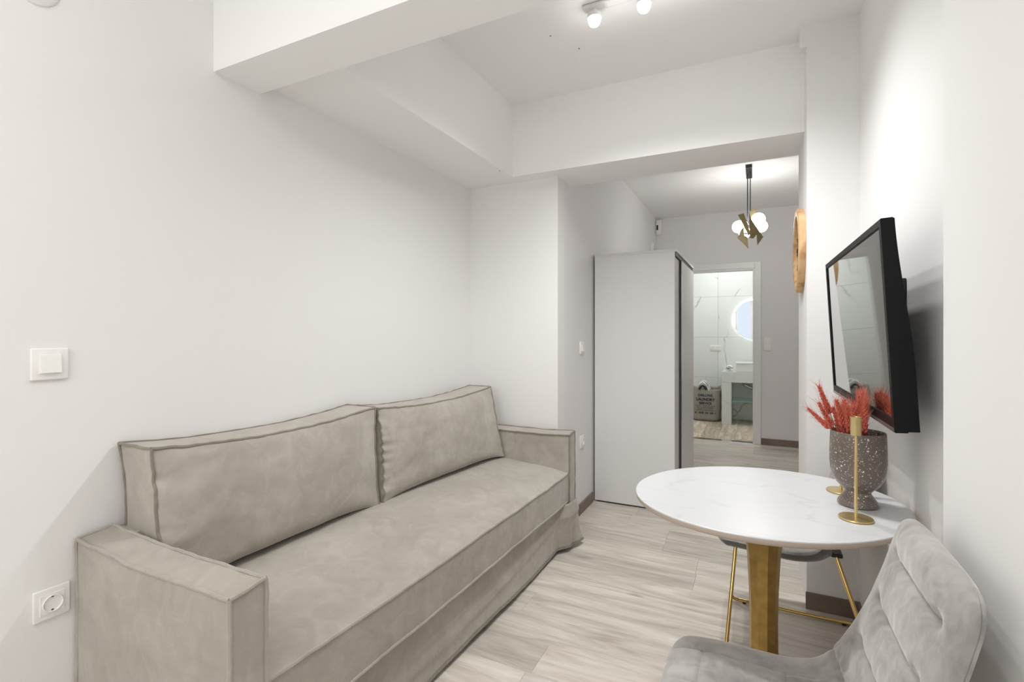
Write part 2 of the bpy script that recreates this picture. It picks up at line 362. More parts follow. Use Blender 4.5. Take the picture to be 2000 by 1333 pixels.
# ceiling and beams
cl = struct(B('ceiling', 'ceil', XL - T, 1.3, YR - T, YH + .1, ZC, ZC + .12), 'white ceiling of room and hall', 'ceiling')
for x, y, z in ((-0.872, 2.189, ZC), (-0.784, 2.349, ZC)):
    MB().lathe([(0, 0), (0.004, 0), (0.003, -0.0015), (0, -0.002)], (x, y, z), 10).build('screw_head', 'speck', cl)
struct(B('beam', 'ceil', XL, XN, YB1, YB2, ZB, ZC), 'wide white ceiling beam crossing the room nearest the viewer', 'beam')
so = struct(B('soffit', 'ceil', XL, -1.352, YB2, YD, ZS, ZC), 'dropped white soffit along the ceiling above the sofa', 'soffit')
MB().lathe([(0, 0), (0.004, 0), (0.003, -0.0015), (0, -0.002)], (-1.372, 2.628, ZS), 10).build('screw_head', 'speck', so)
struct(B('beam', 'ceil', XL, XR, YD, YE, ZS, ZC), 'white ceiling beam over the opening to the hall', 'beam')
# baseboards
struct(B('baseboard_hall_end', 'base', DX1 + 0.06, 1.2, YH - .014, YH, 0, .072, bev=.002), 'dark wood baseboard on the hall end wall', 'baseboard')
struct(B('baseboard_hall_left', 'base', XH, XH + .012, YC - 0.0, 3.60, 0, .072, bev=.002), 'brown wood baseboard between sofa and wardrobe', 'baseboard')
struct(B('baseboard_pillar', 'base', 0.205, XR, 2.628, 2.64, 0, .075, bev=.002), 'dark wood baseboard on the pillar behind the table', 'baseboard')
struct(B('baseboard_right', 'base', XR - .012, XR, 1.43, 2.626, 0, .075, bev=.002))
# floor: planks laid crosswise, each its own board
fl = struct(MB().box(XL - T, 1.3, YR - T, YH + .05, -0.06, -0.006).build('floor', 'shadowgap'), 'pale grey-brown oak plank floor of room and hall', 'floor')
PW, PL = 0.178, 1.22
row = 0; y = YR
rr = random.Random(21)
shared = {}
offs = [0.0, 0.45, 0.83, 0.22, 0.62]
def plank(x0, x1, y0, y1, mat, parent):
    key = (round(x1 - x0, 3), round(y1 - y0, 3), mat)
    if key not in shared:
        m = MB().box(-(x1 - x0) / 2, (x1 - x0) / 2, -(y1 - y0) / 2, (y1 - y0) / 2, -0.006, 0, bev=0.0005, seg=1)
        o = m.build('plank', mat, parent); shared[key] = o.data
    else:
        o = bpy.data.objects.new('plank', shared[key]); COL.objects.link(o); o.parent = parent
    o.location = ((x0 + x1) / 2, (y0 + y1) / 2, 0)
    return o
while y < YH:
    y1 = min(y + PW, YH); xa, xb = (XL, XN) if y < 1.3 else ((XL, XR) if y < YC - PW else (XH, XR if y < YE - PW else 1.2))
    cuts = [xa]; c = -0.165 - 3 * PL + offs[row % 5] * PL + (1.1 if row % 2 else 0.35)
    while c < xb:
        if c > xa + 0.06 and c < xb - 0.06: cuts.append(c)
        c += PL
    cuts.append(xb)
    for a, b in zip(cuts, cuts[1:]): plank(a + .0003, b - .0003, y + .0003, y1 - .0003, 'plank', fl)
    y = y1; row += 1
# ------------------------------------------------------------------ bathroom door frame
dr = struct(empty('door_1', ((DX0 + DX1) / 2, YH, 0)), 'white moulded door frame open to the bathroom', 'door frame')
def local(o): return o.location
def DB(name, *a, bev=.003):
    l = dr.location; a = (a[0] - l.x, a[1] - l.x, a[2] - l.y, a[3] - l.y, a[4], a[5])
    return MB().box(*a, bev=bev).build(name, 'white', dr)
DB('jamb', DX0 - .002, DX0 + .025, YH - .012, YH + .11, 0, DZ); DB('jamb', DX1 - .025, DX1 + .002, YH - .012, YH + .11, 0, DZ)
DB('lintel', DX0 + .025, DX1 - .025, YH - .012, YH + .11, DZ - .025, DZ + .002)
DB('casing', DX0 - .065, DX0 + .008, YH - .022, YH - .001, 0, DZ + .065); DB('casing', DX1 - .008, DX1 + .058, YH - .022, YH - .001, 0, DZ + .065)
DB('casing', DX0 + .008, DX1 - .008, YH - .022, YH - .001, DZ - .005, DZ + .065)
DB('threshold', DX0 + .02, DX1 - .02, YH - .008, YH + .06, 0, .006, bev=.001).data.materials[0] = M['chrome']
# ------------------------------------------------------------------ bathroom shell
BX0, BX1 = -1.55, 0.9
bf = struct(MB().box(BX0, BX1, YH + .05, YBB + .1, -.06, -.006).build('floor_bathroom', 'grout'), 'cream and brown wood-look tile floor of the bathroom', 'floor')
yy = YH + .06; k = 0; x = BX0
while x < BX1:
    x1 = min(x + .19, BX1); st = yy - (k * 0.37 % 0.9)
    while st < YBB:
        a, b = max(st, yy), min(st + .9, YBB)
        if b - a > .03: plank(x + .001, x1 - .001, a + .001, b - .001, 'bathplank', bf)
        st += .9
    x = x1; k += 1
bw = struct(MB().box(BX0, BX1, YBB + .012, YBB + .1, 0, 2.75).build('wall_bathroom', 'grout'), 'white marble tiled bathroom wall with grey veins', 'wall')
def tile(x0, x1, z0, z1, parent, yface=YBB):
    return MB().box(x0 + .001, x1 - .001, yface, yface + .012, z0 + .001, z1 - .001, bev=.001, seg=1).build('tile', 'marble', parent)
for i in range(2):
    for j in range(5):
        xs = (BX0, -0.50, BX1)[i:i + 2]
        tile(xs[0], xs[1], j * .6, min((j + 1) * .6, 2.75), bw)
struct(B('wall_bathroom_left', 'marble', BX0 - .1, BX0, YH + .1, YBB + .1, 0, 2.75)); struct(B('wall_bathroom_right', 'marble', BX1, BX1 + .1, YH + .1, YBB + .1, 0, 2.75))
struct(B('ceiling_bathroom', 'ceil', BX0, BX1, YH + .1, YBB + .1, 2.65, 2.75))
bi = MB().box(BX0, DX0, YH + .1, YH + .112, 0, 2.65).box(DX1, BX1, YH + .1, YH + .112, 0, 2.65).box(DX0, DX1, YH + .1, YH + .112, DZ, 2.65)
struct(bi.build('wall_bathroom_door', 'wall'))

# ------------------------------------------------------------------ sofa
def nz(p, s): return noise.noise(Vector(p) * s)
def soft_box(x0, x1, y0, y1, z0, z1, n=(8, 8, 8), bulge=(0, 0, 0), wr=0.0, wrs=6.0, sag=None, pinch=0.0):
    """cloth-covered box: faces bulge, optional sag(x,y,z)->Vector, small wrinkles"""
    m = MB(); c = Vector(((x0 + x1) / 2, (y0 + y1) / 2, (z0 + z1) / 2)); h = Vector(((x1 - x0) / 2, (y1 - y0) / 2, (z1 - z0) / 2))
    def P(a, b, d):
        p = Vector((a, b, d)); q = Vector((c.x + h.x * a, c.y + h.y * b, c.z + h.z * d))
        fa, fb, fd = (1 - a * a), (1 - b * b), (1 - d * d)
        fa, fb, fd = max(fa, 0) ** .7, max(fb, 0) ** .7, max(fd, 0) ** .7
        q.x += math.copysign(bulge[0] * fb * fd * abs(a) ** 3, a); q.y += math.copysign(bulge[1] * fa * fd * abs(b) ** 3, b); q.z += math.copysign(bulge[2] * fa * fb * abs(d) ** 3, d)
        if sag: q += sag(a, b, d)
        if wr: q += Vector((nz(q, wrs), nz(q + Vector((9, 2, 5)), wrs), nz(q + Vector((3, 7, 1)), wrs))) * wr
        return q
    nx, ny, nzz = n
    for s in (-1, 1):
        m.grid(lambda u, v: P(s, 2 * u - 1, 2 * v - 1), ny, nzz)
        m.grid(lambda u, v: P(2 * u - 1, s, 2 * v - 1), nx, nzz)
        m.grid(lambda u, v: P(2 * u - 1, 2 * v - 1, s), nx, ny)
    return m, P
def edge_path(P, a, b, n=40):
    return [P(*(Vector(a).lerp(Vector(b), i / n))) for i in range(n + 1)]
def pipe(paths, r=0.0055, wob=0.002, out=0.0, cen=None):
    m = MB()
    for pa in paths:
        q = []
        for i, p in enumerate(pa):
            d = Vector((nz(p, 22), nz(p + Vector((5, 5, 5)), 22), nz(p + Vector((1, 8, 3)), 22))) * wob
            q.append(p + d)
        m.tube(q, r, 6)
    return m
SROT = -math.radians(1.4)
sofa = tag(empty('sofa', (-1.712, 0.715, 0), SROT), 'taupe velvet three-seat sofa with piped edges along the left wall', 'sofa')
SL, SD, AH, AW = 2.14, 0.685, 0.685, 0.088
# near and far arms
for (ya, yb, hh) in ((0, AW, AH), (SL - AW, SL, 0.668)):
    near = ya == 0
    def armsag(a, b, d):
        cr = 0.0
        if near and b < 0:
            for (a0, d0, a1, d1, k_) in ((-.75, .35, -.35, -.25, .005), (-.25, .55, .30, -.15, .006), (.05, .1, .2, -.5, .004), (-.55, .75, -.2, .45, .003)):
                L_ = math.hypot(a1 - a0, d1 - d0); tt = ((a - a0) * (a1 - a0) + (d - d0) * (d1 - d0)) / L_ / L_
                dd = abs((a - a0) * (d1 - d0) - (d - d0) * (a1 - a0)) / L_ + .03 * nz((a, d, 1), 3)
                if 0 < tt < 1: cr += k_ * math.exp(-(dd / .055) ** 2) * math.sin(PI * tt)
        return Vector((0, cr, -0.010 * (1 - a * a) * (d > 0) * max(d, 0))) + Vector((0, 0, 0.006 * b * (d > 0.5)))
    m, P = soft_box(0, SD, ya, yb, .03, hh, (56, 5, 48), (.006, .007, .004), .004, 7, armsag)
    arm = m.build('armrest', 'sofa', sofa, True, weld=.0003)
    paths = []
    for s in (-1, 1):
        paths += [edge_path(P, (-1, s, 1), (1, s, 1)), edge_path(P, (1, s, 1), (1, s, -1))]
    paths += [edge_path(P, (1, -1, 1), (1, 1, 1), 8), edge_path(P, (-1, -1, 1), (-1, 1, 1), 8), edge_path(P, (-1, -1, 1), (-1, -1, -1))]
    pipe(paths, .0052, .0025).build('piping', 'piping' if not near else 'sofa', arm, True)
# back frame
m, P = soft_box(0, .10, AW + .002, SL - AW - .002, .03, .682, (4, 40, 12), (.0, .0, .004), .003, 5)
bk = m.build('backrest_frame', 'sofa', sofa, True, weld=.0003)
pipe([edge_path(P, (1, -1, 1), (1, 1, 1), 60), edge_path(P, (-1, -1, 1), (-1, 1, 1), 60)]).build('piping', 'sofa', bk, True)
# mattress seat
def seatsag(a, b, d):
    top = max(d, 0.0)
    z = top * (0.045 * (0.5 - 0.5 * a) + 0.012 * (1 - b * b) * (1 - a ** 4))
    # tufted dimples
    for (da, db) in ((-.1, -.62), (-.05, -.2), (-.05, .2), (-.1, .62), (.45, -.4), (.45, 0.02), (.45, .42)):
        e = ((a - da) / .10) ** 2 + ((b - db) / .03) ** 2
        z -= top * 0.006 * math.exp(-e)
    return Vector((0.012 * (1 - b ** 4) * max(a, 0) ** 2 * (0.4 + .6 * top), 0, z - 0.012 * top * max(a, 0) ** 8))
m, P = soft_box(.11, SD - .010, AW + .004, SL - AW - .004, .275, .452, (44, 110, 8), (.006, .0, .006), .003, 6, seatsag)
seat = m.build('seat_mattress', 'sofa', sofa, True, weld=.0003)
pipe([edge_path(P, (1, -1, 1), (1, 1, 1), 130), edge_path(P, (1, -1, 1), (1, -1, -1), 12), edge_path(P, (1, 1, 1), (1, 1, -1), 12), edge_path(P, (1, -1, -1), (1, 1, -1), 130)], .0055, .0018).build('piping', 'sofa', seat, True)
# base box and skirt
B('base', 'darkfabric', .03, SD - .06, AW + .004, SL - AW - .004, .02, .274, parent=sofa)
sk = MB()
def skirt(u, v):          # u along length, v down
    yv = AW * 0.2 + u * (SL - AW * .2 + .006); z = .272 - v * .246
    q_ = min(1, max(0, (u - .90) / .055)); q_ = q_ * q_ * (3 - 2 * q_); fl_ = .052 * q_ + .012 * v + .034 * v * v * math.exp(-((1 - u) / .05) ** 2)
    fold = .010 * v * math.sin(u * 9 + 2.2 * v) * (.4 + .6 * u) + .012 * v * math.exp(-((u - .93) / .02) ** 2) - .014 * v * math.exp(-((u - .955) / .012) ** 2)
    dip = .010 * math.exp(-((v - .42 - .25 * math.sin(u * 4.0)) / .09) ** 2)
    return (SD - .040 + fl_ + fold + dip + .004 * nz((u * 6, v * 3, 2), 2.0), yv if u < .97 else yv + .018 * v * v * (u - .97) / .03, z + .006 * math.sin(u * 14) * v)
sk.grid(skirt, 150, 16)
so_ = sk.build('skirt', 'sofa', sofa, True)
md = so_.modifiers.new('thickness', 'SOLIDIFY'); md.thickness = .006; md.offset = -1
hem = pipe([[Vector(skirt(i / 120, 1.0)) for i in range(121)]], .004, .001).build('hem', 'piping', so_, True)

# loose back cushions: things that rest on the sofa
def cushion(label, y0, y1, z0, z1, xf, th, lean, rz, seed, puck, fx=0.0):
    L, Hh = y1 - y0, z1 - z0
    root = tag(empty('back_cushion', (xf - th / 2, (y0 + y1) / 2, z0), rz), label, 'cushion', 'sofa back cushions')
    rnd = random.Random(seed)
    def sag(a, b, d):
        p = Vector((0, 0, 0))
        p.z += -0.030 * (1 - b * b) * max(d, 0) ** 2 + .022 * (1 - b ** 4) * max(-d, 0) ** 3
        if a > 0: p.x -= .022 * max(-d, 0) ** 8 * (1 - b ** 6)
        p.y += -b * 0.012 * (1 - d * d)
        k_ = fx * (b + 1) / 2
        p.x += k_ - (lean + k_) * (d + 1) / 2 + .008 * b * b * d
        # gathered wrinkles at the side seam
        g = math.exp(-(1 - b) / .10) * puck[1] + math.exp(-(1 + b) / .10) * puck[0]
        if a > 0: p.x += .010 * g * nz((seed, b * 2.5 + d * 1.2, d * 8), 1.0) * (1 - d ** 6)
        p.x += a * .006 * nz((seed, b * 2.2, d * 1.6), 1.6)
        return p
    m, P = soft_box(-th / 2, th / 2, -L / 2, L / 2, 0, Hh, (10, 90, 46), (.038, .010, .008), .0016, 12, sag)
    cov = m.build('cover', 'sofa', root, True, weld=.0003)
    E = lambda a, b: edge_path(P, a, b, 70)
    fr = [E((1, -1, 1), (1, 1, 1)), E((1, -1, 1), (1, -1, -1)), E((1, 1, 1), (1, 1, -1))]
    bkp = [E((-1, -1, 1), (-1, 1, 1)), E((-1, -1, 1), (-1, -1, -1)), E((-1, -1, 1), (1, -1, 1)), E((-1, 1, 1), (1, 1, 1))]
    pipe(fr + bkp, .0048, .003).build('piping', 'piping', cov, True)
    return root
cushion('large taupe velvet back cushion at the near arm of the sofa', 0.815, 1.715, .495, .930, -1.497, .165, .045, SROT, 3, (.9, .25))
cushion('taupe velvet back cushion with gathered side at the far arm of the sofa', 1.735, 2.750, .495, .922, -1.470, .160, .050, SROT, 8, (1.6, .2), .065)

# ------------------------------------------------------------------ wardrobe
WXa, WXb, WYa, WYb, WZ = -1.083, -0.508, 3.613, 4.685, 1.849
wd = tag(empty('wardrobe', ((WXa + WXb) / 2, (WYa + WYb) / 2, 0)), 'tall white sliding-door wardrobe at the hall wall', 'wardrobe')
def WB(name, mat, *a, bev=.0015, parent=wd):
    l = wd.location
    return MB().box(a[0] - l.x, a[1] - l.x, a[2] - l.y, a[3] - l.y, a[4], a[5], bev=bev).build(name, mat, parent)
WB('side_panel', 'wardrobe', WXa, WXb, WYa, WYa + .02, .012, WZ - .018); WB('side_panel', 'wardrobe', WXa, WXb, WYb - .02, WYb, .012, WZ - .018)
WB('top_panel', 'wardrobe', WXa, WXb + .012, WYa, WYb, WZ - .018, WZ)
WB('back_panel', 'wardrobe', WXa, WXa + .01, WYa + .021, WYb - .021, .012, WZ - .019)
WB('bottom_panel', 'wardrobe', WXa + .011, WXb - .055, WYa + .021, WYb - .021, .012, .06)
WB('plinth', 'shadowgap', WXa + .02, WXb - .02, WYa + .01, WYb - .01, 0, .0115)
WB('track', 'shadowgap', WXb - .052, WXb + .004, WYa + .0205, WYb - .0205, WZ - .046, WZ - .0185)
d1 = WB('door', 'wardrobe', WXb - .020, WXb - .006, WYa + .022, WYa + .56, .062, WZ - .048)
d2 = WB('door', 'wardrobe', WXb - .004, WXb + .010, 3.885, WYb - .002, .062, WZ - .046)
WB('edge_strip', 'shadowgap', WXb - .0055, WXb + .010, 3.877, 3.885, .062, WZ - .046, bev=0, parent=d2)
WB('edge_trim', 'chrome', WXb - .004, WXb + .0106, 3.8855, 3.899, .062, WZ - .046, bev=0, parent=d2)

# ------------------------------------------------------------------ table
TX, TY, TZ, TA, TBx = 0.022, 1.742, 0.75, 0.393, 0.347
tb = tag(empty('pedestal_table', (TX, TY, 0), math.atan2(.528, .849)), 'oval white marble-look dining table on a gold pedestal', 'table')
tp = MB().lathe([(0, -.002), (.97, -.002), (.992, -.002), (.998, -.003), (1.0, -.0055)], (0, 0, TZ + .002), 128, 'Z', TA, TBx)
tp.build('tabletop', 'tabletop', tb, True)
MB().lathe([(1.0, -.0056), (1.0, -.008), (.994, -.017), (.982, -.0215), (.94, -.022), (0, -.022)], (0, 0, TZ + .002), 128, 'Z', TA, TBx).build('edge_band', 'tableedge', tb, True)
# fluted (eight-sided) gold column, slim waist, flaring to both ends
pr = [(.0, .022), (.215, .022), (.215, .028), (.20, .034), (.12, .05), (.065, .09), (.046, .15), (.041, .25), (.040, .36), (.042, .46), (.047, .56), (.056, .64), (.068, .70), (.085, .726), (.085, .7295), (0, .7295)]
pc = MB().lathe(pr[5:], (0, 0, 0), 10); pc.build('column', 'pedgold', tb)
MB().lathe([(0, 0), (.22, 0), (.222, .006), (.215, .014), (.13, .035), (.08, .07), (.064, .092), (0, .092)], (0, 0, 0), 64).build('foot', 'pedgold', tb, True)

# ------------------------------------------------------------------ chairs
def cat(pts, t):
    n = len(pts) - 1; f = min(max(t, 0), 1) * n; i = min(int(f), n - 1); u = f - i
    p0, p1, p2, p3 = (Vector(pts[max(i - 1, 0)]), Vector(pts[i]), Vector(pts[i + 1]), Vector(pts[min(i + 2, n)]))
    return 0.5 * ((2 * p1) + (p2 - p0) * u + (2 * p0 - 5 * p1 + 4 * p2 - p3) * u * u + (3 * p1 - p0 - 3 * p2 + p3) * u ** 3)
PROF = [(-.190, .428), (-.16, .444), (-.09, .445), (.0, .440), (.085, .435), (.155, .446), (.205, .490), (.232, .555), (.255, .64), (.278, .73), (.300, .815), (.312, .858)]
HW = [.200, .214, .226, .234, .240, .244, .240, .234, .230, .226, .220, .205]
def lerp_list(L, t):
    f = t * (len(L) - 1); i = min(int(f), len(L) - 2); return L[i] + (L[i + 1] - L[i]) * (f - i)
def shell(t, s, side):
    """t along the profile, s across -1..1, side +1 sitting face, -1 back"""
    p = cat(PROF, t); d = (cat(PROF, min(t + .01, 1)) - cat(PROF, max(t - .01, 0))).normalized(); n = Vector((-d.y, d.x))
    # rounded corners at both ends
    e0, e1 = t / .11, (1 - t) / .12
    hw = lerp_list(HW, t)
    for e in (e0, e1):
        if e < 1: hw *= .62 + .38 * math.sqrt(max(0, 1 - (1 - e) ** 2))
    yv = hw * s
    edge = max(0.0, 1 - abs(s) ** 3.2) ** .5 * (max(0, 1 - max(0, 1 - t / .06) ** 2) ** .5) * (max(0, 1 - max(0, 1 - (1 - t) / .06) ** 2) ** .5)
    off = (.028 if side > 0 else (.022 if t > .5 else .052)) * edge
    if side > 0:
        g = 0
        if t > .56:      # backrest: long horizontal stitched seams, pinched at their ends
            for ts in (.645, .755, .865):
                g += .012 * math.exp(-((t - ts) / .008) ** 2) / (1 + math.exp((abs(s) - .62) / .03))
                g -= .006 * math.exp(-((t - ts - .05) / .035) ** 2) / (1 + math.exp((abs(s) - .62) / .08))
                for ss in (-.62, .62):
                    g += .014 * math.exp(-((t - ts) / .018) ** 2 - ((s - ss) / .09) ** 2)
        elif t < .5:     # seat: large quilted squares
            for ts in (.15, .34): g += .005 * math.exp(-((t - ts) / .006) ** 2) * (abs(s) < .62)
            for ss in (-.6, 0, .6): g += .005 * math.exp(-((s - ss) / .022) ** 2) * (.06 < t < .47)
        g += .014 * math.exp(-((t - .515) / .012) ** 2)          # fold where seat meets back
        # puckers along the fold and rim
        g += .003 * math.sin(s * 38 + 5 * nz((s, t, 0), 3)) * math.exp(-((t - .53) / .03) ** 2)
        g += .0022 * nz((s * 3, t * 9, 4), 2.5)
        off -= g * edge
    wing = .030 * abs(s) ** 2.6 * math.exp(-((t - .56) / .16) ** 2)
    q = p + n * (off * side + wing)
    return Vector((q.x, yv, q.y))
def shell_part(t0, t1, nt_, sides=(1, -1), ns=64):
    m = MB()
    for side in sides:
        m.grid(lambda u, v: shell(t0 + (t1 - t0) * u, math.sin((2 * v - 1) * PI / 2) if False else (2 * v - 1), side), nt_, ns)
    return m
TS = .515
def make_chair(loc, label, rz=0.0):
    c = tag(empty('dining_chair', loc, rz), label, 'chair', 'grey velvet chairs at the table')
    shell_part(0, TS, 70, (1,)).build('seat', 'chair', c, True, weld=.0002)
    sh_ = shell_part(0, TS, 70, (-1,)).build('seat_shell', 'chairshade', c, True, weld=.0002); sh_['label'] = 'grey seat underside with its shade in the colour'
    shell_part(TS, 1, 90).build('backrest', 'chair', c, True, weld=.0002)
    # rim seam along the backrest
    pth = [shell(.56 + .44 * .95 * i / 60, .985, -1) for i in range(61)]
    pth2 = [shell(.56 + .44 * .95 * i / 60, -.985, -1) for i in range(61)]
    MB().tube(pth, .003, 6).build('seam', 'chair', c, True); MB().tube(pth2, .003, 6).build('seam', 'chair', c, True)
    B('seat_pan', 'darkfabric', -.12, .14, -.12, .12, .392, .415, parent=c, bev=.006)
    def rounded(pts, r=.035, n=6):
        out = [Vector(pts[0])]
        for a, b, d in zip(pts, pts[1:], pts[2:]):
            a, b, d = Vector(a), Vector(b), Vector(d); u = (a - b).normalized(); v = (d - b).normalized()
            p, q = b + u * r, b + v * r
            for i in range(n + 1):
                w_ = i / n; out.append(p * (1 - w_) ** 2 + b * 2 * w_ * (1 - w_) + q * w_ * w_)
        out.append(Vector(pts[-1])); return out
    for s in (-1, 1):
        fr = MB().tube(rounded([(-.125, .05 * s, .398), (-.158, .212 * s, .012), (.345, .212 * s, .012), (.225, .05 * s, .402)]), .0075, 12).build('sled_leg', 'gold', c, True)
        for fx in (-.10, .29):
            MB().lathe([(0, 0), (.008, 0), (.008, .007), (0, .007)], (fx, .212 * s, 0), 12).build('glide', 'feltpad', fr)
    for x in (-.13, .23):
        MB().box(x - .02, x + .02, -.062, .062, .388, .404, bev=.004).build('bracket', 'black', c)
    return c
make_chair((0.0, 1.19, 0), 'grey velvet chair with stitched back at the near side of the table')
make_chair((0.052, 2.34, 0), 'grey velvet chair with gold sled legs behind the table by the pillar')

# ------------------------------------------------------------------ television
tvr = tag(empty('television', (0.0, 0.0, 0)), 'black flat-screen television tilted down on its wall bracket', 'television')
# panel frame: local axes built from the measured corners
Cn_t, Cn_b, Cf_t = Vector((.279, 1.52, 1.547)), Vector((.309, 1.52, 1.012)), Vector((.262, 2.45, 1.547))
eu = (Cf_t - Cn_t); Lw = eu.length; eu.normalize(); ev = (Cn_b - Cn_t); Lh = ev.length; ev.normalize(); ew = ev.cross(eu).normalized()
if ew.x < 0: ew = -ew
def tvp(u, v, d): return Cn_t + eu * u + ev * v + ew * d     # u from near edge, v down, d into the wall
def tvbox(m, u0, u1, v0, v1, d0, d1, bev=.0):
    r = bmesh.ops.create_cube(m.bm, size=1.0)
    for v in r['verts']:
        v.co = tvp(u0 + (v.co.x + .5) * (u1 - u0), v0 + (v.co.y + .5) * (v1 - v0), d0 + (v.co.z + .5) * (d1 - d0))
    if bev:
        bmesh.ops.recalc_face_normals(m.bm, faces=list({f for v in r['verts'] for f in v.link_faces}))
        ed = {e for v in r['verts'] for e in v.link_edges}; bmesh.ops.bevel(m.bm, geom=list(ed), offset=bev, segments=2, affect='EDGES')
    return m
bz = MB(); w_ = .020
tvbox(bz, 0, Lw, 0, w_, 0, .028, .0015); tvbox(bz, 0, Lw, Lh - .034, Lh, 0, .028, .0015); tvbox(bz, 0, w_, w_ - .002, Lh - .032, .0, .028); tvbox(bz, Lw - w_, Lw, w_ - .002, Lh - .032, .0, .028)
bz.build('bezel', 'tvbody', tvr)
tvbox(MB(), w_ * .8, Lw - w_ * .8, w_ * .8, Lh - .032, .004, .012).build('screen', 'screen', tvr)
tvbox(MB(), .004, Lw - .004, Lh - .012, Lh - .002, -.0015, .001).build('bottom_strip', 'tvedge', tvr)
# housing: shallow at the top, deep towards the bottom, curved back
hs = MB(); IN = .0025
def sstep(x): x = min(1, max(0, x)); return x * x * (3 - 2 * x)
def housing(u, v):
    pu, pv = IN + u * (Lw - 2 * IN), IN + v * (Lh - 2 * IN)
    side = .030 + .021 * sstep(v / .75)
    bul = .030 * sstep(min(u, 1 - u) / .22) * sstep(v / .40) * sstep((1 - v) / .12)
    return tvp(pu, pv, side + bul)
hs.grid(housing, 40, 40)
def wallring(pt):
    hs.grid(lambda a, b: tvp(*pt(b)[:2], .016).lerp(housing(*pt(b)[2:]), a), 2, 40)
wallring(lambda b: (IN, IN + b * (Lh - 2 * IN), 0, b)); wallring(lambda b: (Lw - IN, IN + b * (Lh - 2 * IN), 1, b))
wallring(lambda b: (IN + b * (Lw - 2 * IN), IN, b, 0)); wallring(lambda b: (IN + b * (Lw - 2 * IN), Lh - IN, b, 1))
hs.build('housing', 'tvbody', tvr, True, weld=.0002)
mt = MB().box(.398, XR - .0005, 1.885, 2.10, 1.20, 1.428, bev=.002)
mt.build('wall_plate', 'black', tvr)
MB().box(.352, .40, 1.92, 2.06, 1.22, 1.33, bev=.003).build('bracket_arm', 'black', tvr)

# ------------------------------------------------------------------ vase, wheat, candle holders
vx, vy = 0.272, 1.775
vs = tag(empty('vase', (vx, vy, TZ + .0005)), 'speckled brown ceramic footed vase holding red dried wheat', 'vase')
vp = [(0, 0), (.050, 0), (.0525, .004), (.0505, .012), (.042, .024), (.0335, .036), (.0330, .042), (.040, .050), (.054, .064), (.0640, .082), (.0695, .104), (.0715, .130), (.0715, .160), (.0705, .190), (.0695, .214), (.0685, .218), (.0660, .218), (.0645, .214), (.0650, .19), (.066, .15), (.062, .10), (.045, .06), (0, .052)]
MB().lathe(vp, (0, 0, 0), 72).build('body', 'speckle', vs, True)
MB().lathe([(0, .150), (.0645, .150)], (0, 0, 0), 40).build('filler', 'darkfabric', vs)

def candle(loc, label):
    c = tag(empty('candle_holder', loc), label, 'candle holder', 'brass candle holders on the table')
    MB().lathe([(0, 0), (.040, 0), (.0415, .0025), (.0405, .0055), (.0, .0065)], (0, 0, 0), 56).build('base', 'holder', c, True)
    MB().tube([(0, 0, .006), (0, 0, .232)], .0041, 14).build('stem', 'holder', c, True)
    MB().lathe([(0, .230), (.0125, .230), (.0132, .232), (.0132, .276), (.0142, .278), (.0142, .280), (.0118, .280), (.0112, .276), (.0112, .240), (0, .240)], (0, 0, 0), 28).build('cup', 'holder', c, True)
    return c
candle((0.246, 1.635, TZ + .0005), 'slim brass candle holder on a round foot in front of the vase')
candle((0.246, 1.898, TZ + .0005), 'brass candle holder half hidden behind the speckled vase')

# wheat ears: one template, then copies
def wheat_template():
    r = tag(empty('dried_wheat', (0, 0, 0)), 'red dyed dried wheat ear standing in the speckled vase', 'dried wheat', 'dyed wheat bunch in the vase')
    MB().tube([(0, 0, -.06), (0, 0, .03), (0, 0, .11)], [.0012, .0012, .0010], 6).build('stalk', 'wheat', r, True)
    e = MB(); aw = MB(); rw_ = random.Random(4)
    K = 44
    for i in range(K):
        f = i / (K - 1); z = .028 + .085 * f; a = i * 2.399; rad = .0062 * (1 - .6 * f)
        c = Vector((math.cos(a) * rad, math.sin(a) * rad, z))
        dirv = Vector((math.cos(a) * .55, math.sin(a) * .55, 1)).normalized()
        q = bmesh.ops.create_icosphere(e.bm, subdivisions=1, radius=.0036 * (1.1 - .45 * f))
        rot = Vector((0, 0, 1)).rotation_difference(dirv).to_matrix()
        for v in q['verts']: v.co = c + rot @ Vector((v.co.x * 1.0, v.co.y * 1.0, v.co.z * 2.2))
        for k_ in range(1 if i % 3 else 2):
            dd = (dirv + Vector((rw_.uniform(-.25, .25), rw_.uniform(-.25, .25), rw_.uniform(.1, .6)))).normalized()
            aw.tube([c, c + dd * rw_.uniform(.022, .042)], [.0005, .00012], 3, cap=False)
    e.build('ear', 'wheat', r, True); o = aw.build('awns', 'awn', r); o['kind'] = 'stuff'
    return r
ears = []
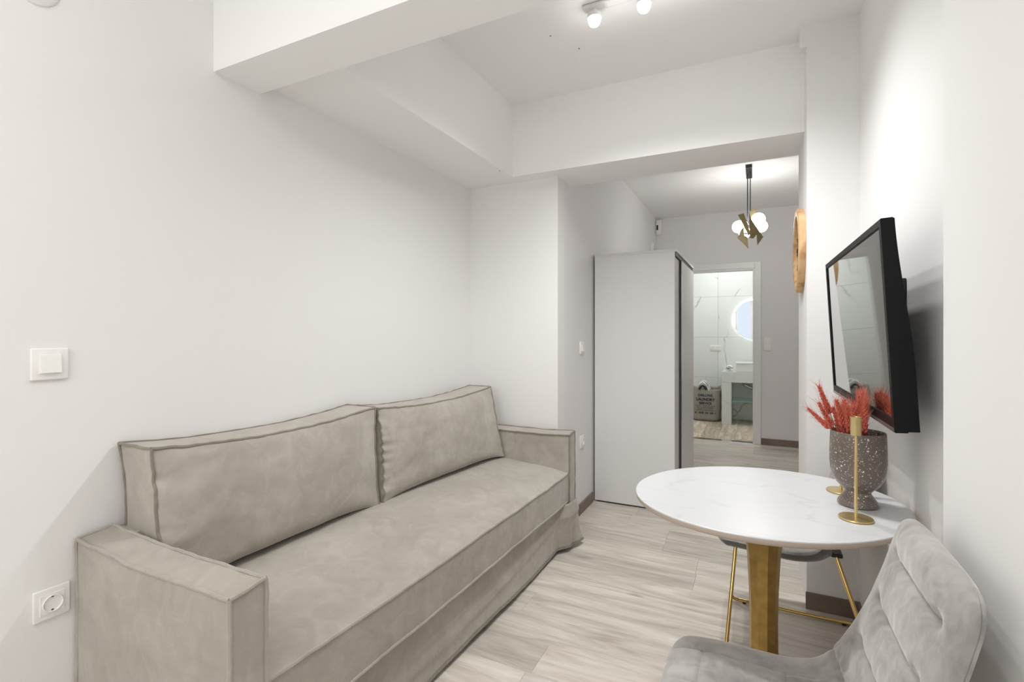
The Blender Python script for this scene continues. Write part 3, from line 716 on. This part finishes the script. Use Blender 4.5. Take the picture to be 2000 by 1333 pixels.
# (base offset in the vase, tip target x, y, z)
rw2 = random.Random(12)
tg = [(.140, 1.800, 1.030), (.172, 1.800, 1.105), (.168, 1.77, 1.055)]
for a in range(32):
    ang = a * 2.399; rad = .058 * math.sqrt((a + .5) / 32)
    x_ = vx + rad * math.cos(ang) * 1.15; y_ = vy + rad * math.sin(ang) * 1.15
    hgt = rw2.uniform(1.025, 1.070) + (.03 if x_ > vx + .0 else 0)
    if x_ > vx + .01: x_ = min(x_, vx + .035 + rw2.uniform(-.02, .0)); hgt = rw2.uniform(1.045, 1.10)
    x_ = min(x_, .283)
    tg.append((x_, y_, hgt))
src = wheat_template()
for i, (x_, y_, z_) in enumerate(tg):
    o = src if i == 0 else copy_tree(src)
    tip = Vector((x_, y_, z_)); d_ = tip - Vector((vx, vy, .80))
    if i < 3: d_ = tip - Vector((vx - .035, vy + .01, .935 if i == 0 else .92))
    d_.normalize(); s_ = rw2.uniform(.9, 1.1)
    o.location = tip - d_ * .122 * s_
    o.rotation_euler = (Vector((0, 0, 1)).rotation_difference(d_).to_matrix() @ Matrix.Rotation(rw2.uniform(0, 6), 3, 'Z')).to_euler()
    o.scale = (s_, s_, s_)
    ears.append(o)
ears[0]['label'] = 'lowest outward leaning red wheat ear over the left rim of the vase'
ears[1]['label'] = 'tallest red wheat ear leaning left above the vase'
ears[2]['label'] = 'second lowest red wheat ear leaning left from the vase'

# ------------------------------------------------------------------ clock on the pillar
ck = tag(empty('wall_clock', (0.2095, 2.872, 1.672)), 'round wooden wall clock on the side of the pillar', 'clock')
ck.rotation_euler = (0, 0, 0)
R_ = .208
MB().lathe([(R_ - .040, 0), (R_, 0), (R_ + .001, -.006), (R_, -.026), (R_ - .006, -.030), (R_ - .034, -.030), (R_ - .040, -.026), (R_ - .040, 0)], (0, 0, 0), 64, 'X').build('rim', 'clockwood', ck, True)
MB().lathe([(0, 0), (R_ - .041, 0), (R_ - .041, -.010), (0, -.010)], (0, 0, 0), 64, 'X').build('dial', 'clockdark', ck, True)
for i in range(12):
    a = i * PI / 6; c_, s_ = math.cos(a), math.sin(a)
    p = MB().poly([(-.0105, (R_ - .055) * c_ - .006 * -s_ * 0, (R_ - .055) * s_)] and
                  [(-.0105, r_ * c_ - h_ * s_, r_ * s_ + h_ * c_) for r_, h_ in ((R_ - .046, -.004), (R_ - .046, .004), (R_ - .085, .004), (R_ - .085, -.004))], (-.004, 0, 0))
    p.build('hour_marker', 'black', ck)
for (a, L_) in ((math.radians(90), .10), (math.radians(200), .135)):
    c_, s_ = math.cos(a), math.sin(a)
    MB().poly([(-.017, r_ * c_ - h_ * s_, r_ * s_ + h_ * c_) for r_, h_ in ((-.02, -.004), (-.02, .004), (L_, .002), (L_, -.002))], (-.003, 0, 0)).build('clock_hand', 'black', ck)
MB().lathe([(0, -.012), (.012, -.012), (.012, -.024), (0, -.026)], (0, 0, 0), 20, 'X').build('hub', 'black', ck, True)

# ------------------------------------------------------------------ pendant lamp in the hall
pd = tag(empty('pendant_lamp', (-0.052, 4.75, ZC)), 'hall pendant lamp with angled brass plates and white glass globes', 'pendant lamp')
MB().box(-.024, .024, -.165, .165, -.028, -.0005, bev=.003).build('ceiling_rose', 'black', pd)
MB().tube([(-.012, .03, -.028), (-.012, .03, -.44)], .0042, 10).build('rod', 'black', pd, True)
MB().tube([(.010, -.05, -.028), (.010, -.03, -.36)], .0035, 10).build('rod', 'black', pd, True)
jm = MB()
for (p, q) in (((-.03, 0, -.425), (.012, .0, -.465)), ((-.012, .03, -.44), (-.005, 0, -.56)), ((-.05, 0, -.50), (.0, 0, -.48)), ((.01, 0, -.47), (.06, 0, -.45)), ((-.005, 0, -.55), (-.05, 0, -.54)), ((0, 0, -.50), (.08, .02, -.50))):
    jm.tube([p, q], .006, 10)
jm.ball((-.025, 0, -.492), .013, 12).ball((-.002, 0, -.545), .013, 12).ball((.0, 0, -.455), .012, 12)
jm.build('joint', 'black', pd, True)
GL = [(-.082, .02, -.478, .053), (.072, -.02, -.437, .055), (.095, .03, -.488, .050), (-.035, .06, -.525, .050)]
for (gx, gy, gz, gr) in GL:
    g = MB().ball((gx, gy, gz), gr, 28).build('globe', 'globe', pd, True); g['label'] = 'glowing white glass globe'
def plate(pts, y0, tilt=.0):
    m = MB(); m.poly([(x_, y0 + tilt * (z_ + .5), z_) for x_, z_ in pts], (0, .004, 0)); return m.build('brass_plate', 'brassplate', pd)
plate([(-.086, -.385), (-.040, -.375), (.012, -.555), (-.004, -.575)], -.055, .15)
plate([(.002, -.375), (.018, -.44), (.108, -.600), (.064, -.668), (.058, -.575), (.034, -.606), (.006, -.60)], -.075, .05)
plate([(-.060, -.520), (-.038, -.505), (-.036, -.575), (-.012, -.590), (-.004, -.690), (-.088, -.592)], -.09, -.1)
plate([(.012, -.325), (.058, -.335), (.040, -.430), (.008, -.42)], .03, .05)

# ------------------------------------------------------------------ ceiling spotlights
sl = tag(empty('ceiling_spotlight_bar', (-0.31, 2.07, ZC)), 'white ceiling bar with bright round spotlights', 'spotlight')
MB().box(-.36, .16, -.026, .026, -.012, -.0005, bev=.008).build('mounting_bar', 'white', sl)
for i, px in enumerate((-.312, -.102, .108)):
    hd = MB().lathe([(0, -.016), (.008, -.016), (.008, -.032), (.026, -.034), (.029, -.040), (.029, -.055), (.026, -.055), (.026, -.050), (0, -.050)], (px, 0, 0), 28).build('lamp_head', 'white', sl, True)
    MB().lathe([(0, -.0505), (.0245, -.0505), (.0268, -.058), (.0265, -.066), (.024, -.076), (.018, -.084), (.010, -.088), (0, -.0895)], (px, 0, 0), 24).build('lens', 'lens', hd, True)
    l = bpy.data.lights.new('spot_lamp', 'SPOT'); l.energy = SPOT_W * 4; l.spot_size = math.radians(146); l.spot_blend = 1.0; l.shadow_soft_size = .03; l.color = (1, 1, .995)
    lo = bpy.data.objects.new('spot_lamp', l); COL.objects.link(lo); lo.location = (-0.31 + px, 2.07, ZC - .10)

# ------------------------------------------------------------------ switches and sockets
def plate_on(name, label, cat_, pos, axis, w0, h0, kind, th=.009):
    """axis 'X+' plate on a wall facing +x, 'Y-' facing -y"""
    r = tag(empty(name, pos, 0 if axis == 'X+' else -PI / 2), label, cat_)
    m = MB().box(0, th, -w0 / 2, w0 / 2, -h0 / 2, h0 / 2, bev=.0035, seg=3); m.build('plate', 'plastic', r, True)
    if kind == 'switch':
        MB().box(th - .001, th + .0015, -w0 * .30, w0 * .30, -h0 * .30, h0 * .30, bev=.001).build('frame', 'plastic', r)
        q = MB().poly([(th + .001, -w0 * .27, -h0 * .27), (th + .001, w0 * .27, -h0 * .27), (th + .001, w0 * .27, h0 * .27), (th + .001, -w0 * .27, h0 * .27)], (.003, 0, 0))
        for v in q.bm.verts:
            if v.co.x > th + .002 and v.co.z < 0: v.co.x += .005
        q.build('rocker', 'plastic', r)
    elif kind == 'double_switch':
        for s in (-1, 1):
            MB().box(th - .001, th + .003, -w0 * .34, w0 * .34, s * h0 * .24 - h0 * .19, s * h0 * .24 + h0 * .19, bev=.0015).build('rocker', 'plastic', r)
    elif kind in ('socket', 'double_socket'):
        for cy in ((0,) if kind == 'socket' else (-w0 * .25, w0 * .25)):
            rad = min(h0, w0) * .27
            MB().box(th - .001, th + .002, cy - rad * 1.25, cy + rad * 1.25, -rad * 1.25, rad * 1.25, bev=.001).build('insert', 'plastic', r)
            MB().lathe([(rad, 0), (rad * 1.08, .003), (rad * 1.0, .0045), (rad * .92, .003), (rad * .88, -.004), (0, -.004)], (th + .002, cy, 0), 36, 'X').build('socket_ring', 'plastic', r, True)
            for s in (-1, 1):
                MB().lathe([(0, 0), (rad * .14, 0), (rad * .14, .0012), (0, .0012)], (th - .0015, cy + s * rad * .48, 0), 14, 'X').build('pin_hole', 'black', r)
                MB().box(th - .002, th + .002, cy - rad * .12, cy + rad * .12, s * rad * .84 - rad * .1, s * rad * .84 + rad * .1).build('earth_clip', 'chrome', r)
    return r
plate_on('light_switch', 'white light switch alone on the left wall', 'switch', (XL, .657, 1.176), 'X+', .081, .086, 'switch')
plate_on('wall_socket', 'white wall socket low beside the near sofa arm', 'socket', (XL, .661, .527), 'X+', .080, .084, 'socket')
plate_on('light_switch', 'small white switch on the hall wall left of the wardrobe', 'switch', (XH, 3.345, 1.157), 'X+', .082, .086, 'switch')
plate_on('wall_socket', 'white socket between sofa arm and wardrobe on the hall wall', 'socket', (XH, 3.345, .497), 'X+', .082, .086, 'socket')
plate_on('light_switch', 'white double switch beside the bathroom door', 'switch', (.118, YH, 1.134), 'Y-', .080, .150, 'double_switch')
plate_on('wall_socket', 'white double socket on the bathroom marble above the laundry bag', 'socket', (-.535, YBB, 1.038), 'Y-', .150, .082, 'double_socket')
cp = tag(empty('cover_plate', (XL, .625, 2.19)), 'round white junction cover plate high on the left wall', 'cover plate')
MB().lathe([(0, .007), (.050, .006), (.054, .003), (.055, 0)], (0, 0, 0), 40, 'X').build('disc', 'wall', cp, True)
# alarm sensor and small junction box
sn = tag(empty('motion_sensor', (-1.062, 6.25, 2.552)), 'white motion sensor in the hall ceiling corner above the wardrobe', 'sensor')
MB().box(-.036, .030, -.03, .028, -.092, .092, bev=.012, seg=3).build('case', 'plastic', sn, True)
MB().box(-.026, -.006, -.034, -.028, -.035, .025, bev=.002).build('sensor_lens', 'black', sn)
jb = tag(empty('junction_box', (XH, 5.94, 2.25)), 'grey junction box on the hall wall just above the wardrobe top', 'junction box')
MB().box(.0, .035, -.055, .055, -.07, .065, bev=.006).build('case', 'white', jb)
MB().box(.0345, .037, -.035, .035, -.05, .045, bev=.001).build('grille', 'chrome', jb)

# ------------------------------------------------------------------ bathroom things
va = tag(empty('vanity', (0.20, 7.70, 0)), 'pale marble bathroom vanity with open front', 'vanity')
VX0, VX1, VY0 = -.425 - .20, .85 - .20, -.25
def VB(name, mat, *a, bev=.003): return MB().box(*a, bev=bev).build(name, mat, va)
VB('side_panel', 'vanity', VX0, VX0 + .125, VY0, .245, 0, .58); VB('side_panel', 'vanity', VX1 - .125, VX1, VY0, .245, 0, .58)
VB('countertop', 'vanity', VX0, VX1, VY0, .245, .581, .727)
VB('glass_shelf', 'glass', VX0 + .126, VX1 - .126, VY0 + .01, .24, .312, .324, bev=.001)
MB().tube([(VX0 + .42, .20, .50), (VX0 + .40, .10, .47), (VX0 + .33, .06, .50), (VX0 + .27, .07, .535), (VX0 + .25, .10, .58)], .018, 12).tube([(VX0 + .40, .15, .56), (VX0 + .42, .10, .42), (VX0 + .42, .2, .40)], .02, 12).build('drain_pipe', 'chrome', va, True)
bs = tag(empty('basin', (0.06, 7.66, .7275)), 'white rectangular ceramic basin on the vanity', 'basin')
b_ = MB().box(-.30, .34, -.18, .20, 0, .125, bev=.012, seg=3)
b_.build('bowl', 'ceramic', bs, True)
MB().box(-.312, .352, -.192, .212, .112, .128, bev=.006).build('rim', 'ceramic', bs, True)
tw = tag(empty('rolled_towel', (-.335, 7.60, .7275)), 'white rolled hand towel on the vanity beside the basin', 'towel')
pts = [(.036 - .028 * i / 40, i / 40 * 2 * PI * 2.3) for i in range(41)]
tm = MB()
tm.grid(lambda u, v: ((.040 - .030 * u) * math.cos(u * 15) * 1.25, -.10 + .2 * v, .040 + (.040 - .030 * u) * math.sin(u * 15)), 60, 6)
to = tm.build('cloth', 'towel', tw, True); mdf = to.modifiers.new('thickness', 'SOLIDIFY'); mdf.thickness = .007
mi = tag(empty('round_mirror', (-.005, YBB, 1.447)), 'round backlit mirror on the bathroom marble wall', 'mirror')
MB().lathe([(0, -.028), (.285, -.028), (.287, -.026), (.287, -.024), (0, -.024)], (0, 0, 0), 72, 'Y').build('glass', 'mirror', mi, True)
MB().lathe([(.20, -.022), (.262, -.022), (.262, -.006), (.20, -.006), (.20, -.022)], (0, 0, 0), 72, 'Y').build('backlight', 'halo', mi, True)
MB().lathe([(0, 0), (.18, 0), (.18, -.0235), (0, -.0235)], (0, 0, 0), 40, 'Y').build('mount', 'white', mi, True)
# laundry bag
lb = tag(empty('laundry_bag', (-.645, 7.72, 0)), 'grey canvas laundry bag with black lettering on the bathroom floor', 'laundry bag')
def bagf(u, v):
    a = u * 2 * PI; z = v * .47; f = 1 - .10 * (1 - v) ** 3 - .12 * max(0, v - .6)
    if v < .06: f *= .80 + .2 * (v / .06) ** .5
    ex = 3.2; c_, s_ = math.cos(a), math.sin(a); r = 1 / ((abs(c_) ** ex + abs(s_) ** ex) ** (1 / ex))
    q = Vector((.205 * r * c_ * f, .155 * r * s_ * f, z)); k_ = nz((q.x * 3, q.y * 3, z * 4), 1.6)
    if s_ < -.3: q.y = max(q.y, -.156) ; k_ *= .25
    return (q.x + .02 * k_ * c_, q.y + .02 * k_ * s_, z + (.02 * math.sin(a * 2 + .5) + .01 * math.sin(a * 5)) * max(0, v - .5) * 2)
bg = MB().grid(bagf, 72, 26)
bb = bg.build('bag', 'bag', lb, True, weld=.0005); sm = bb.modifiers.new('thickness', 'SOLIDIFY'); sm.thickness = .005; sm.offset = -1
MB().lathe([(0, .004), (.17, .004), (.19, .02)], (0, 0, 0), 40, 'Z', 1, .8).build('base', 'bag', lb)
for (cy, hx) in ((-.12, -.04), (.09, -.04)):
    MB().tube([(hx - .085 + .17 * i / 16 , cy + .012 * math.sin(i), .435 + .12 * math.sin(PI * i / 16)) for i in range(17)], .012, 8).build('handle', 'plastic', lb, True)
MB().tube([(-.085 + .10 * i / 12, -.15, .455 + .05 * math.sin(PI * i / 12)) for i in range(13)], .016, 8).build('cord', 'black', lb, True)
def letter(txt, size, x, z, bold=.0, sx=1.0):
    cu = bpy.data.curves.new('lettering', 'FONT'); cu.body = txt; cu.size = size; cu.align_x = 'CENTER'; cu.align_y = 'CENTER'; cu.extrude = .0006; cu.offset = bold
    o = bpy.data.objects.new('lettering', cu); dg = bpy.context.evaluated_depsgraph_get(); COL.objects.link(o)
    bpy.context.view_layer.update(); dg = bpy.context.evaluated_depsgraph_get()
    me = bpy.data.meshes.new_from_object(o.evaluated_get(dg)); bpy.data.objects.remove(o)
    me.materials.clear(); me.materials.append(M['text'])
    ob = bpy.data.objects.new('lettering', me); COL.objects.link(ob); ob.parent = lb; ob.location = (x, -.1590, z); ob.rotation_euler = (PI / 2, 0, 0); ob.scale = (sx, 1, 1)
    return ob
letter('DELUXE', .046, .0, .372, .0012, 1.15)
letter('LAUNDRY', .054, .0, .312, .0018, 1.0)
letter('SERVICE', .046, .0, .258, .0012, 1.0)
ln = MB(); rl = random.Random(5)
for (z, x0, x1, hgt) in ((.222, -.13, .125, .010), (.198, -.11, .10, .007), (.182, -.10, .10, .007), (.160, -.13, .11, .009), (.122, -.14, .13, .026)):
    x = x0
    while x < x1:
        wd_ = rl.uniform(.6, 1.1) * hgt * .8
        if rl.random() > .16: ln.box(x, x + wd_ * .55, -.1596, -.1588, z - hgt / 2, z + hgt / 2)
        x += wd_
ln.build('small_print', 'text', lb)
